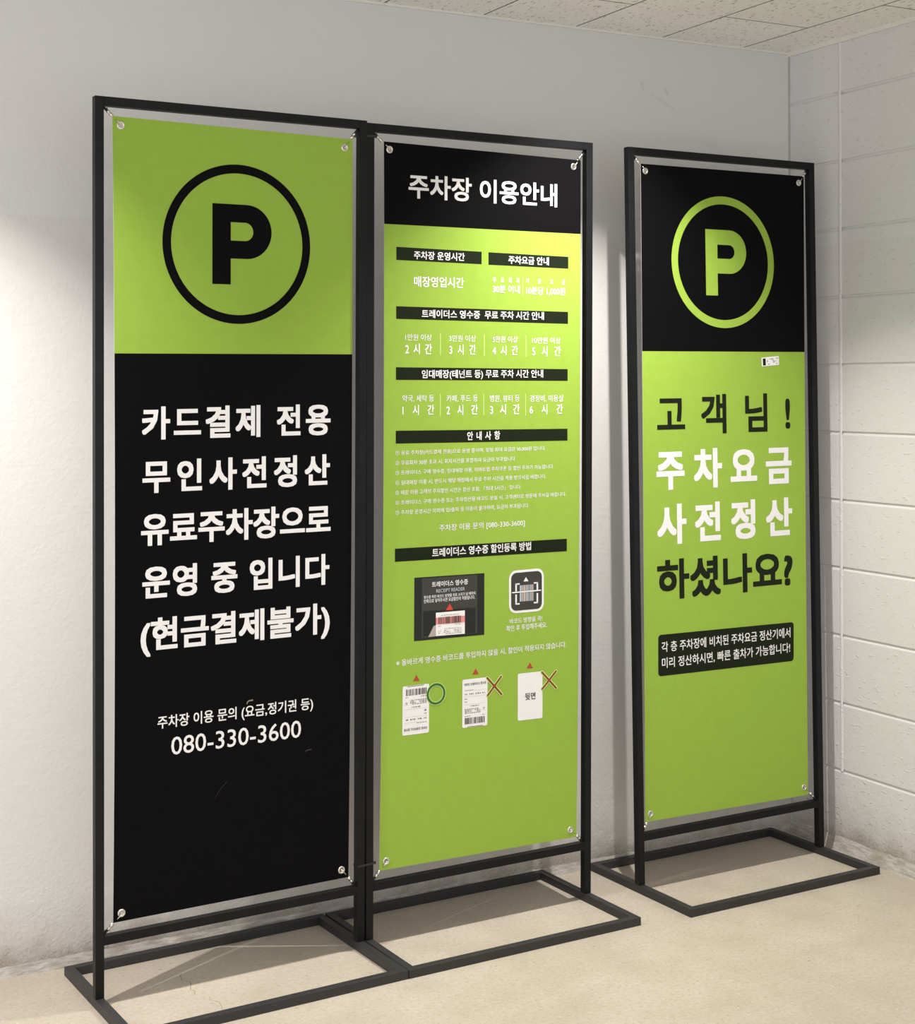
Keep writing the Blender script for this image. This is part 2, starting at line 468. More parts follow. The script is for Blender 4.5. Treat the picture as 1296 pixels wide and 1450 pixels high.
# measured layout of the three prints, metres on the banner plane
DATA = {
 1: {
  'T': [
   ['headline_lettering', '카드결제 전용', 0.1105, 0.5823, 1.34, 1.2651, '카', 'w', 0.027, 0.96],
   ['headline_lettering', '무인사전정산', 0.1117, 0.5812, 1.2193, 1.1444, '사', 'w', 0.027, 0.96],
   ['headline_lettering', '유료주차장으로', 0.1085, 0.5833, 1.0997, 1.0254, '차', 'w', 0.027, 0],
   ['headline_lettering', '운영 중 입니다', 0.1114, 0.5804, 0.9792, 0.9049, '니', 'w', 0.027, 0.96],
   ['headline_lettering', '(현금결제불가)', 0.1072, 0.5819, 0.8611, 0.7862, '가', 'w', 0.027, 0],
   ['inquiry_lettering', '주차장 이용 문의 (요금,정기권 등)', 0.1474, 0.5378, 0.6361, 0.6068, '이', 'w', 0.014, 0],
   ['phone_number_lettering', '080-330-3600', 0.1801, 0.5062, 0.5846, 0.5432, '0', 'w', 0.005, 0],
  ],
  'C': [[0.0423, 1.9855], [0.0435, 0.1832], [0.6347, 0.1838], [0.6392, 1.9787]],
  'M': [[0.0507, 1.461], [0.6403, 1.4583]],
  'MID': [[0.0477, 0.8295], [0.6391, 0.7752]],
  'G': [[0.0615, 1.9661], [0.0629, 0.202], [0.6159, 0.2042], [0.6187, 1.9578]],
  'RING': [[0.1592, 1.7062], [0.5263, 1.7211], [0.3373, 1.8987], [0.3379, 1.5283]],
  'PL': [[0.2787, 1.8058], [0.2789, 1.6203], [0.427, 1.7188], [0.2789, 1.6803]],
 },
 2: {
  'T': [
   ['title_lettering', '주차장 이용안내', 0.1203, 0.566, 1.9098, 1.8491, '이', 'w', 0.02, 0],
   ['hours_lettering', '매장영업시간', 0.136, 0.2808, 1.6558, 1.6288, '시', 'w', 0.018, 0],
   ['fee_lettering', '무 료 회 차', 0.3671, 0.4499, 1.6605, 1.6457, '차', 'w', 0.008, 0.8],
   ['fee_lettering', '30분 이내', 0.3671, 0.45, 1.6403, 1.6191, '이', 'w', 0.018, 0],
   ['fee_lettering', '기 본 요 금', 0.4687, 0.592, 1.66, 1.6462, '기', 'w', 0.008, 0.8],
   ['fee_lettering', '10분당 1,000원', 0.4692, 0.5921, 1.6384, 1.6177, '원', 'w', 0.018, 0],
   ['time_lettering', '1만원 이상', 0.1114, 0.1873, 1.511, 1.4947, '이', 'w', 0.006, 0],
   ['time_lettering', '2 시 간', 0.1115, 0.1877, 1.4873, 1.4603, '시', 'w', 0.016, 0.8],
   ['time_lettering', '3만원 이상', 0.2379, 0.3168, 1.5094, 1.4932, '이', 'w', 0.006, 0],
   ['time_lettering', '3 시 간', 0.238, 0.3168, 1.4859, 1.4595, '시', 'w', 0.016, 0.8],
   ['time_lettering', '5만원 이상', 0.367, 0.444, 1.5086, 1.4916, '이', 'w', 0.006, 0],
   ['time_lettering', '4 시 간', 0.3671, 0.4441, 1.4841, 1.4586, '시', 'w', 0.016, 0.8],
   ['time_lettering', '10만원 이상', 0.4887, 0.578, 1.5066, 1.4897, '이', 'w', 0.006, 0],
   ['time_lettering', '5 시 간', 0.4888, 0.5786, 1.4834, 1.4564, '시', 'w', 0.016, 0.8],
   ['time_lettering', '약국, 세탁 등', 0.1037, 0.1939, 1.3592, 1.3419, '약', 'w', 0.006, 0],
   ['time_lettering', '1 시 간', 0.1038, 0.1946, 1.3344, 1.3083, '시', 'w', 0.016, 0.8],
   ['time_lettering', '카페, 푸드 등', 0.2304, 0.3228, 1.3579, 1.3404, '카', 'w', 0.006, 0],
   ['time_lettering', '2 시 간', 0.2301, 0.3229, 1.333, 1.3065, '시', 'w', 0.016, 0.8],
   ['time_lettering', '병원, 뷰티 등', 0.3591, 0.4499, 1.3566, 1.3388, '병', 'w', 0.006, 0],
   ['time_lettering', '3 시 간', 0.3598, 0.4504, 1.3324, 1.3054, '시', 'w', 0.016, 0.8],
   ['time_lettering', '경정비, 미용실', 0.4819, 0.5866, 1.3553, 1.3372, '경', 'w', 0.006, 0],
   ['time_lettering', '6 시 간', 0.4811, 0.5858, 1.3309, 1.3042, '시', 'w', 0.016, 0.8],
   ['notice_lettering', '① 유료 주차장(카드결제 전용)으로 운영 중이며, 일일 최대 요금은 50,000원 입니다.', 0.0843, 0.531, 1.2213, 1.21, '차', 'w', 0.006, 0],
   ['notice_lettering', '② 무료회차 30분 초과 시, 회차시간을 포함하여 요금이 부과됩니다.', 0.0843, 0.4386, 1.1967, 1.1849, '차', 'w', 0.006, 0],
   ['notice_lettering', '③ 트레이더스 구매 영수증, 임대매장 이용, 이마트앱 주차쿠폰 등 할인 주차가 가능합니다.', 0.0844, 0.5575, 1.1722, 1.1606, '레', 'w', 0.006, 0],
   ['notice_lettering', '④ 임대매장 이용 시, 반드시 해당 매장에서 무료 주차 시간을 적용 받으시길 바랍니다.', 0.0844, 0.533, 1.1474, 1.1356, '대', 'w', 0.006, 0],
   ['notice_lettering', '⑤ 매장 이용 고객의 주차할인 시간은 합산 포함, 「최대 5시간」 입니다.', 0.0844, 0.4553, 1.1228, 1.111, '장', 'w', 0.006, 0],
   ['notice_lettering', '⑥ 트레이더스 구매 영수증 또는 주차정산용 바코드 분실 시, 고객센터로 방문해 주시길 바랍니다.', 0.0845, 0.5967, 1.0979, 1.0863, '레', 'w', 0.006, 0],
   ['notice_lettering', '⑦ 주차장 운영시간 이외에 입/출차 등 이용이 불가하며, 요금이 부과됩니다.', 0.0845, 0.4798, 1.0733, 1.0615, '차', 'w', 0.006, 0],
   ['inquiry_lettering', '주차장 이용 문의 [080-330-3600]', 0.2103, 0.467, 1.0312, 1.0146, '이', 'w', 0.008, 0],
   ['caption_lettering', '바코드 방향을 꼭!', 0.421, 0.5225, 0.7759, 0.7622, '바', 'w', 0.01, 0],
   ['caption_lettering', '확인 후 투입해주세요.', 0.4109, 0.5373, 0.7582, 0.7429, '확', 'w', 0.01, 0],
   ['warning_lettering', '※ 올바르게 영수증 바코드를 투입하지 않을 시, 할인이 적용되지 않습니다.', 0.0874, 0.5993, 0.7014, 0.6852, '바', 'w', 0.009, 0],
  ],
  'HB': [
   [[[0.0862, 1.7267], [0.0862, 1.6942], [0.3336, 1.6918], [0.3335, 1.7235]], ['heading_lettering', '주차장 운영시간', 0.1355, 0.2829, 1.7184, 1.6977, '시', 'w', 0.02, 0]],
   [[[0.3543, 1.723], [0.3544, 1.6912], [0.6023, 1.6889], [0.6022, 1.7201]], ['heading_lettering', '주차요금 안내', 0.4146, 0.5402, 1.7165, 1.6953, '차', 'w', 0.02, 0]],
   [[[0.086, 1.5796], [0.0861, 1.5483], [0.6018, 1.5429], [0.6017, 1.5743]], ['heading_lettering', '트레이더스 영수증  무료 주차 시간 안내', 0.1583, 0.525, 1.5728, 1.5518, '이', 'w', 0.018, 0]],
   [[[0.0857, 1.4284], [0.0857, 1.3971], [0.6012, 1.392], [0.6011, 1.4229]], ['heading_lettering', '임대매장(테넌트 등) 무료 주차 시간 안내', 0.1586, 0.523, 1.4217, 1.4006, '대', 'w', 0.018, 0]],
   [[[0.0854, 1.2709], [0.0854, 1.2392], [0.6012, 1.2337], [0.6011, 1.2651]], ['heading_lettering', '안 내 사 항', 0.2915, 0.3902, 1.2641, 1.2423, '안', 'w', 0.02, 0.85]],
   [[[0.0835, 0.9783], [0.0835, 0.9457], [0.6001, 0.9403], [0.6, 0.9733]], ['heading_lettering', '트레이더스 영수증 할인등록 방법', 0.1896, 0.4863, 0.9724, 0.9502, '이', 'w', 0.018, 0]],
  ],
  'DIV': [[[0.4593, 1.6629], [0.4594, 1.6139]], [[0.2124, 1.5146], [0.2125, 1.4589]], [[0.3421, 1.5127], [0.3422, 1.4573]], [[0.4691, 1.5117], [0.4693, 1.4558]], [[0.2123, 1.3616], [0.2124, 1.3053]], [[0.3406, 1.3603], [0.3407, 1.3045]], [[0.4684, 1.3591], [0.4686, 1.3029]]],
  'C': [[0.051, 1.9847], [0.0408, 0.1836], [0.6338, 0.1756], [0.6416, 1.9778]],
  'M': [[0.0511, 1.7843], [0.6407, 1.7795]],
  'MID': [[0.0487, 0.7657], [0.6385, 0.7126]],
  'G': [[0.067, 1.9657], [0.0604, 0.2048], [0.6143, 0.1967], [0.6189, 1.9596]],
  'RR': [[0.1388, 0.9023], [0.1379, 0.7435], [0.3438, 0.7413], [0.3438, 0.8998]],
  'RRT': [
   ['x', '트레이더스 영수증', 0.1889, 0.2943, 0.8886, 0.8746, '이', 'w', 0.014, 0],
   ['x', 'RECEIPT READER', 0.2018, 0.2851, 0.8685, 0.8601, 'E', 'w', 0, 0],
   ['x', '영수증 하단 바코드 방향을 위로 소리가 날 때까지', 0.1656, 0.3166, 0.8548, 0.8468, '수', 'w', 0.01, 0],
   ['x', '안쪽으로 넣어주시면 요금할인이 적용됩니다.', 0.1656, 0.315, 0.8457, 0.8361, '안', 'w', 0.01, 0],
  ],
  'RRtri': [[0.241, 0.8295], [0.2287, 0.8135], [0.2506, 0.8132]],
  'RRrec': [[0.1636, 0.8162], [0.1637, 0.753], [0.3173, 0.7496], [0.3171, 0.8141]],
  'RRcard': [[0.2003, 0.8096], [0.2004, 0.7509], [0.2851, 0.7492], [0.285, 0.8089]],
  'RRhand': [[0.1942, 0.7775], [0.1784, 0.7504], [0.2004, 0.7506], [0.2004, 0.7778]],
  'ICON': [[0.4187, 0.8999], [0.419, 0.789], [0.5273, 0.7882], [0.527, 0.9007]],
  'ICONbr': [[0.4377, 0.8663], [0.4379, 0.8108], [0.5088, 0.8096], [0.5087, 0.8654]],
  'ICONsc': [[0.4275, 0.843], [0.5176, 0.843]],
  'ICONbc': [[0.4519, 0.8601], [0.452, 0.8181], [0.494, 0.8176], [0.4938, 0.8602]],
  'ICONtri': [[0.4707, 0.8807], [0.4632, 0.8696], [0.4784, 0.8694]],
  'TRI': [[[0.1447, 0.6591], [0.1349, 0.643], [0.1542, 0.6429]], [[0.3184, 0.657], [0.3083, 0.6421], [0.3277, 0.6412]], [[0.4841, 0.6565], [0.474, 0.6409], [0.4936, 0.6402]]],
  'CARD': [[[0.1058, 0.633], [0.105, 0.5103], [0.1811, 0.5096], [0.1815, 0.6331]], [[0.2789, 0.6321], [0.2786, 0.5087], [0.3537, 0.5074], [0.3541, 0.6312]], [[0.4464, 0.6303], [0.4468, 0.5074], [0.5239, 0.506], [0.5236, 0.6292]]],
  'OK': [[0.1748, 0.605], [0.2281, 0.6045], [0.2017, 0.6326], [0.2018, 0.5769]],
  'XX': [[[0.3528, 0.6293], [0.3964, 0.5823], [0.395, 0.6286], [0.3542, 0.5837]], [[0.5218, 0.6266], [0.5665, 0.5805], [0.5659, 0.6249], [0.5226, 0.5825]]],
  'BACK': ['x', '뒷면', 0.4687, 0.5013, 0.5771, 0.5589, '면', 'k', 0.014, 0],
 },
 3: {
  'T': [
   ['greeting_lettering', '고 객 님 !', 0.0914, 0.5749, 1.3522, 1.2423, '님', 'g', 0.022, 0.96],
   ['headline_lettering', '주차요금', 0.0866, 0.5774, 1.2005, 1.089, '차', 'w', 0.032, 0.96],
   ['headline_lettering', '사전정산', 0.0862, 0.5772, 1.05, 0.9382, '사', 'w', 0.032, 0.96],
   ['headline_lettering', '하셨나요?', 0.0833, 0.5761, 0.8979, 0.7866, '하', 'g', 0.03, 0],
  ],
  'B': [
   ['advice_lettering', '각 층 주차장에 비치된 주차요금 정산기에서', 0.0949, 0.5632, 0.6726, 0.6439, '각', 'w', 0.01, 0],
   ['advice_lettering', '미리 정산하시면, 빠른 출차가 가능합니다!', 0.0953, 0.5613, 0.6289, 0.6, '리', 'w', 0.01, 0],
  ],
  'BOX': [[0.0842, 0.6927], [0.0821, 0.5791], [0.5746, 0.5744], [0.5768, 0.687]],
  'STK': [[0.4684, 1.4544], [0.4697, 1.429], [0.5352, 1.4341], [0.5344, 1.46]],
  'C': [[0.0485, 1.9836], [0.0309, 0.187], [0.6229, 0.1784], [0.6412, 1.9854]],
  'M': [[0.0442, 1.4706], [0.6344, 1.4723]],
  'MID': [[0.0379, 0.6954], [0.6263, 0.643]],
  'G': [[0.064, 1.9645], [0.0493, 0.2072], [0.608, 0.2021], [0.6216, 1.9652]],
  'RING': [[0.1505, 1.7184], [0.5201, 1.7308], [0.3336, 1.9106], [0.3265, 1.537]],
  'PL': [[0.2712, 1.8149], [0.2677, 1.6293], [0.4181, 1.7395], [0.2689, 1.6917]],
 },
}


# ------------------------------------------------------------------ the room
CEIL = 2.392
FAR = 4.7
bm = bmesh.new()
vs = [bm.verts.new(c) for c in ((-FAR, 0, 0), (0.04, 0, 0), (0.04, 0, CEIL + 0.1), (-FAR, 0, CEIL + 0.1))]
bm.faces.new(vs[::-1])
structure(bm_obj('wall_back', bm, M['wall_back']))

# right wall: painted concrete blocks in 200 mm courses with raked bed joints
RW = -0.00723
def rw(s, off, z):
    return (s * math.sin(RW) - off * math.cos(RW), -s * math.cos(RW) - off * math.sin(RW), z)


bm = bmesh.new()
prof = [(0.0, 0.0)]
joints = [2.2348 - 0.2 * i for i in range(11)][::-1]
for z in joints:
    prof += [(0.0, z - 0.0085), (-0.0010, z - 0.0065), (-0.0050, z - 0.0012), (-0.0050, z + 0.0022), (-0.0015, z + 0.0036), (0.0, z + 0.0042)]
prof.append((0.0, CEIL + 0.1))
stops = [0.0, 0.2246, FAR]
rows = [[bm.verts.new(rw(s, off * (0.45 if s == 0.0 else 1.0), z)) for off, z in prof] for s in stops]
for a, b in zip(rows, rows[1:]):
    for k in range(len(prof) - 1):
        bm.faces.new((a[k], a[k + 1], b[k + 1], b[k]))
# thick paint bead over the one vertical joint that shows
random.seed(3)
bead = []
n = 60
for i in range(n + 1):
    z = 0.232 + (CEIL - 0.232) * i / n
    s0 = 0.2246 + random.uniform(-0.0006, 0.0006)
    bead.append([bm.verts.new(rw(s0 + ds, off, z)) for ds, off in ((-0.0065, 0.0), (-0.004, 0.0016), (0.0, 0.0024), (0.004, 0.0014), (0.0065, 0.0))])
for a, b in zip(bead, bead[1:]):
    for k in range(4):
        bm.faces.new((a[k], b[k], b[k + 1], a[k + 1]))
structure(bm_obj('wall_right', bm, M['wall_right']))

# floor, with its hairline cracks and scratches
bm = bmesh.new()
vs = [bm.verts.new(c) for c in ((-FAR, -FAR, 0), (0.06, -FAR, 0), (0.06, 0, 0), (-FAR, 0, 0))]
bm.faces.new(vs)


def strip(bm, pts, width, z, mi):
    pts = [Vector((x, y, z)) for x, y in pts]
    prev = None
    for i, p in enumerate(pts):
        d = (pts[min(i + 1, len(pts) - 1)] - pts[max(i - 1, 0)]).normalized()
        nrm = Vector((-d.y, d.x, 0)) * width * (0.5 if 0 < i < len(pts) - 1 else 0.15)
        cur = (bm.verts.new(p + nrm), bm.verts.new(p - nrm))
        if prev:
            f = bm.faces.new((prev[0], prev[1], cur[1], cur[0])); f.material_index = mi
        prev = cur


strip(bm, [(-2.014, -0.179), (-2.022, -0.2), (-2.025, -0.222), (-2.012, -0.238), (-2.014, -0.252), (-2.026, -0.285), (-2.020, -0.30), (-2.029, -0.319)], 0.0022, 0.0003, 1)
strip(bm, [(-2.002, -0.345), (-2.006, -0.362), (-1.992, -0.385), (-1.996, -0.41), (-2.003, -0.44)], 0.0014, 0.0003, 1)
strip(bm, [(-1.39, -0.205), (-1.30, -0.165), (-1.18, -0.115), (-1.06, -0.068)], 0.003, 0.0003, 2)
strip(bm, [(-2.02, -0.12), (-1.86, -0.085), (-1.75, -0.06)], 0.002, 0.0003, 2)
structure(bm_obj('floor', bm, [M['floor'], M['crack'], M['scratch']]))

# ceiling: 300 x 600 mm fissured boards, joints staggered course by course
bm = bmesh.new()
col = 0
x1 = 0.12
while x1 > -FAR:
    x0 = x1 - 0.30
    y1 = 0.01 if col % 2 == 0 else 0.31
    while y1 > -FAR:
        y0 = y1 - 0.60
        gx = 0.002
        a = (x0 + gx, y0 + gx); b = (min(x1 - gx, 0.02), min(y1 - gx, 0.005))
        e = 0.0003
        lo = [bm.verts.new(c) for c in ((a[0] + e, a[1] + e, CEIL), (b[0] - e, a[1] + e, CEIL), (b[0] - e, b[1] - e, CEIL), (a[0] + e, b[1] - e, CEIL))]
        hi = [bm.verts.new(c) for c in ((a[0], a[1], CEIL + 0.005), (b[0], a[1], CEIL + 0.005), (b[0], b[1], CEIL + 0.005), (a[0], b[1], CEIL + 0.005))]
        bm.faces.new(lo[::-1])
        for k in range(4):
            f = bm.faces.new((lo[k], lo[(k + 1) % 4], hi[(k + 1) % 4], hi[k])); f.material_index = 1
        y1 = y0
    x1 = x0
    col += 1
vs = [bm.verts.new(c) for c in ((-FAR, -FAR, CEIL + 0.0065), (0.06, -FAR, CEIL + 0.0065), (0.06, 0.01, CEIL + 0.0065), (-FAR, 0.01, CEIL + 0.0065))]
f = bm.faces.new(vs); f.material_index = 1
structure(bm_obj('ceiling', bm, [M['ceiling'], M['void']]))

# white angle where the boards meet the walls
bm = bmesh.new()
add_box(bm, (-FAR, -0.006, CEIL - 0.006), (0.0, 0.002, CEIL + 0.001))
structure(bm_obj('trim_1', bm, M['angle']))
bm = bmesh.new()
vs0 = [rw(0, 0.0, CEIL - 0.012), rw(0, 0.008, CEIL - 0.012), rw(0, 0.008, CEIL + 0.001), rw(0, 0.0, CEIL + 0.001)]
vs1 = [rw(FAR, 0.0, CEIL - 0.012), rw(FAR, 0.008, CEIL - 0.012), rw(FAR, 0.008, CEIL + 0.001), rw(FAR, 0.0, CEIL + 0.001)]
A = [bm.verts.new(v) for v in vs0]; B = [bm.verts.new(v) for v in vs1]
for k in range(4):
    bm.faces.new((A[k], A[(k + 1) % 4], B[(k + 1) % 4], B[k]))
structure(bm_obj('trim_2', bm, M['angle']))


# narrow grey strip drawing a darker line down the corner of the two walls
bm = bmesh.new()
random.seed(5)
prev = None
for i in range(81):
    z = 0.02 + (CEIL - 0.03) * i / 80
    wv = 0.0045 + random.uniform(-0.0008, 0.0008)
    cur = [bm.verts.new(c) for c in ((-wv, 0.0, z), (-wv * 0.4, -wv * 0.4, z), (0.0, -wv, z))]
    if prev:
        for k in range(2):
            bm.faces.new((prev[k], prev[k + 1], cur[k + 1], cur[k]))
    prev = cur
structure(bm_obj('trim_3', bm, M['stripe'], smooth=True))


# rough cement fillet along the foot of both walls
def fillet(name, fn, length, hgt, dep, seed):
    random.seed(seed)
    bm = bmesh.new()
    prev = None
    n = int(length / 0.02)
    for i in range(n + 1):
        s = length * i / n
        j = lambda a: random.uniform(-a, a)
        ring = [fn(s, 0.0, hgt + j(0.002)), fn(s, dep * 0.35 + j(0.0003), hgt * 0.6 + j(0.0007)), fn(s, dep * 0.7 + j(0.0003), hgt * 0.25 + j(0.0005)), fn(s, dep + j(0.0008), 0.0)]
        cur = [bm.verts.new(c) for c in ring]
        if prev:
            for k in range(3):
                bm.faces.new((prev[k], prev[k + 1], cur[k + 1], cur[k]))
        prev = cur
    return structure(bm_obj(name, bm, M['base'], smooth=True))


fillet('baseboard_back', lambda s, o, z: (-s, -o, z), 4.0, 0.024, 0.012, 1)
fillet('baseboard_right', lambda s, o, z: rw(s, o, z), 3.0, 0.036, 0.024, 2)

# ------------------------------------------------------------------ banner stands
W, H, TB, TZ, RAIL, BD, PO = 0.67486, 2.02567, 0.02032, 0.021, 0.15927, 0.45379, 0.2205
STANDS = {1: dict(loc=(-2.24689, -0.28924), r=0.04897, p=-0.01492, q=0.00425),
          2: dict(loc=(-1.56905, -0.25709), r=0.03616, p=-0.00235, q=0.00852),
          3: dict(loc=(-0.75025, -0.25123), r=0.03052, p=0.01327, q=-0.00221)}


def lean(bm, k, origin=(0, 0, 0)):
    """the uprights lean a little, each stand its own way"""
    s = STANDS[k]
    for v in bm.verts:
        z = v.co.z
        v.co.x += s['q'] * z - origin[0]
        v.co.y += s['p'] * z - origin[1]
        v.co.z -= origin[2]


def make_stand(k, label):
    s = STANDS[k]
    r = empty('banner_stand', (*s['loc'], 0), s['r'], label, 'sign stand', 'black steel banner stands')

    def part(name, boxes, m, leaned=True, bevel=0.0014):
        bm = bmesh.new()
        for a, b in boxes:
            add_box(bm, a, b, bevel=bevel)
        if leaned:
            lean(bm, k)
        return bm_obj(name, bm, m, r)
    for x in (0, W - TB):
        part('post', [((x, 0, TZ), (x + TB, TB, H))], M['steel'])
    part('top_bar', [((TB, 0, H - TB), (W - TB, TB, H))], M['steel'])
    part('bottom_rail', [((TB, 0, RAIL - TB), (W - TB, TB, RAIL))], M['steel'])
    y0, y1 = -PO, BD - PO
    # base ring, mitred at the corners
    def bar(pts):
        bm = bmesh.new()
        lo = [bm.verts.new((x, y, 0.0)) for x, y in pts]
        hi = [bm.verts.new((x, y, TZ)) for x, y in pts]
        bm.faces.new(lo[::-1]); bm.faces.new(hi)
        for i in range(4):
            bm.faces.new((lo[i], lo[(i + 1) % 4], hi[(i + 1) % 4], hi[i]))
        bmesh.ops.bevel(bm, geom=bm.edges[:], offset=0.0012, segments=2, affect='EDGES', profile=0.6)
        bm_obj('base_bar', bm, M['base_steel'], r)
    t = TB
    bar([(0, y0), (W, y0), (W - t, y0 + t), (t, y0 + t)])
    bar([(t, y1 - t), (W - t, y1 - t), (W, y1), (0, y1)])
    bar([(0, y0), (t, y0 + t), (t, y1 - t), (0, y1)])
    bar([(W - t, y0 + t), (W, y0), (W, y1), (W - t, y1 - t)])
    return r


# ------------------------------------------------------------------ banners
YB = 0.0095      # front face of the sheet, measured from the front face of the frame
TH = 0.0008
GR = 0.0048      # eyelet hole


def make_banner(k, label, top_mat, low_mat):
    s = STANDS[k]; d = DATA[k]
    tl, bl, br, tr = d['C']
    ml, mr = d['M']; el, er = d['MID']
    org = Vector(((bl[0] + br[0]) / 2, YB, (bl[1] + br[1]) / 2))
    lz = org.z
    base_local = Vector((org.x + s['q'] * lz, org.y + s['p'] * lz, lz))
    rot = Matrix.Rotation(s['r'], 3, 'Z')
    wl = rot @ base_local + Vector((*s['loc'], 0))
    r = empty('banner', wl, s['r'], label, 'banner', 'printed parking banners')

    def place(bm):
        lean(bm, k, base_local)
        return bm

    def bow(a, m_, b, z):
        """edge x at height z through three measured points"""
        (x0, z0), (x1, z1), (x2, z2) = a, m_, b
        return (x0 * (z - z1) * (z - z2) / ((z0 - z1) * (z0 - z2)) + x1 * (z - z0) * (z - z2) / ((z1 - z0) * (z1 - z2)) + x2 * (z - z0) * (z - z1) / ((z2 - z0) * (z2 - z1)))

    midl = ml if abs(ml[1] - 1.1) < abs(el[1] - 1.1) else el
    midr = mr if abs(mr[1] - 1.1) < abs(er[1] - 1.1) else er
    zm = (ml[1] + mr[1]) / 2
    upz = [i / 8 for i in range(9)]

    def side(a, m_, b, z0, z1):
        return [(bow(a, m_, b, z0 + (z1 - z0) * t), z0 + (z1 - z0) * t) for t in upz]
    top = side(tl, midl, bl, tl[1], zm) + side(tr, midr, br, zm, tr[1])
    low = side(tl, midl, bl, zm, bl[1]) + side(tr, midr, br, br[1], zm)
    G = d['G']
    bm = bmesh.new()
    for outline, gs, mi in ((top, (G[0], G[3]), 0), (low, (G[1], G[2]), 1)):
        holes = [circle(gx, gz, GR, GR, 16) for gx, gz in gs]
        flat_faces(bm, [outline] + holes, YB, mi)
        flat_faces(bm, [outline] + holes, YB + TH, 2)
        for lp in [outline] + holes:
            f_ = [bm.verts.new((x, YB, z)) for x, z in lp]; b_ = [bm.verts.new((x, YB + TH, z)) for x, z in lp]
            for i in range(len(lp)):
                j = (i + 1) % len(lp)
                ff = bm.faces.new((f_[i], f_[j], b_[j], b_[i])); ff.material_index = 2
    bmesh.ops.remove_doubles(bm, verts=bm.verts[:], dist=0.00001)
    place(bm)
    bm_obj('sheet', bm, [M[top_mat], M[low_mat], M['white']], r)

    # eyelets and the elastic ties hooked into them
    corners = [(TB, H - TB), (TB, RAIL), (W - TB, RAIL), (W - TB, H - TB)]
    for (gx, gz), (cx, cz) in zip(G, corners):
        bm = bmesh.new()
        profile = [(0.0094, 0.0), (0.0090, -0.0009), (0.0076, -0.0016), (0.0060, -0.0014), (0.0050, -0.0004), (0.0047, 0.0006), (0.0049, 0.0014), (0.0072, 0.0018), (0.0090, 0.0012)]
        rings = []
        for a in range(24):
            an = 2 * math.pi * a / 24
            rings.append([bm.verts.new((gx + rr * math.cos(an), YB + yy, gz + rr * math.sin(an))) for rr, yy in profile])
        for a in range(24):
            A, B = rings[a], rings[(a + 1) % 24]
            for i in range(len(profile)):
                j = (i + 1) % len(profile)
                bm.faces.new((A[i], A[j], B[j], B[i]))
        place(bm)
        bm_obj('eyelet', bm, M['nickel'], r, smooth=True)
        c = Vector((cx, TB / 2, cz)); e = Vector((gx, YB, gz))
        dv = e - c
        u = dv.normalized()
        L_ = dv.length
        # black cord from the frame corner
        bm = bmesh.new()
        d0 = 0.0034 / min(abs(u.x), abs(u.z))
        side_ = Vector((-u.z, 0, u.x)) * 0.0016
        add_tube(bm, [c + u * d0 * 0.35, c + u * d0, c + u * L_ * 0.18, c + u * L_ * 0.26], [0.0009, 0.0030, 0.0028, 0.0026], 10)
        add_tube(bm, [c + u * (d0 + 0.0035) + side_ * 2.2, c + side_ * 2.2 + u * L_ * 0.19, c + u * L_ * 0.25], 0.0016, 8)
        place(bm)
        tie = bm_obj('elastic_tie', bm, M['rubber'], r, smooth=True)
        # crimped metal ferrule
        bm = bmesh.new()
        a0, a1 = L_ * 0.24, L_ * 0.54
        pr = [(a0, 0.0024), (a0 + 0.0004, 0.0039), (a0 + (a1 - a0) * 0.30, 0.0040), (a0 + (a1 - a0) * 0.36, 0.0025), (a0 + (a1 - a0) * 0.46, 0.0025), (a0 + (a1 - a0) * 0.52, 0.0042), (a1 - 0.0004, 0.0041), (a1, 0.0024)]
        add_tube(bm, [c + u * q for q, _ in pr], [q for _, q in pr], 14)
        place(bm)
        fr = bm_obj('ferrule', bm, M['nickel'], tie, smooth=True)
        # wire hook: behind the corner of the sheet, forward through the eyelet, back towards the corner
        bm = bmesh.new()
        yb = YB + TH + 0.0035
        p = [c + u * L_ * 0.50, Vector((e.x - u.x * L_ * 0.30, yb, e.z - u.z * L_ * 0.30)), Vector((e.x - u.x * 0.002, yb, e.z - u.z * 0.002)),
             Vector((e.x + u.x * 0.0015, YB + 0.001, e.z + u.z * 0.0015)), Vector((e.x + u.x * 0.0005, YB - 0.0030, e.z + u.z * 0.0005)),
             Vector((e.x - u.x * 0.005, YB - 0.0042, e.z - u.z * 0.005)), Vector((e.x - u.x * 0.010, YB - 0.0042, e.z - u.z * 0.010)), Vector((e.x - u.x * 0.0165, YB - 0.0030, e.z - u.z * 0.0165))]
        add_tube(bm, p, 0.0012, 8)
        place(bm)
        bm_obj('wire_hook', bm, M['nickel'], tie, smooth=True)

    L1, L2, L3, L4 = YB - 0.0003, YB - 0.0006, YB - 0.0009, YB - 0.0012

    def lettering(name, specs, y, m, parent=r, flip=None):
        bm = bmesh.new()
        for sp in specs:
            add_text(bm, sp, y, 0, flip)
        place(bm)
        me = bpy.data.meshes.new(name); bm.to_mesh(me); bm.free()
        return link(name, me, m, parent)

    def shape(name, loops_list, y, m, parent=r):
        bm = bmesh.new()
        for loops in loops_list:
            flat_faces(bm, loops, y)
        place(bm)
        return bm_obj(name, bm, m, parent)
    return r, d, (L1, L2, L3, L4), lettering, shape


def ring_loops(q, band):
    lft, rgt, tp, bt = q
    cx = (lft[0] + rgt[0]) / 2; cz = (tp[1] + bt[1]) / 2
    R = ((rgt[0] - lft[0]) + (tp[1] - bt[1])) / 4
    return [circle(cx, cz, R, R, 96), circle(cx, cz, R - band, R - band, 96)]


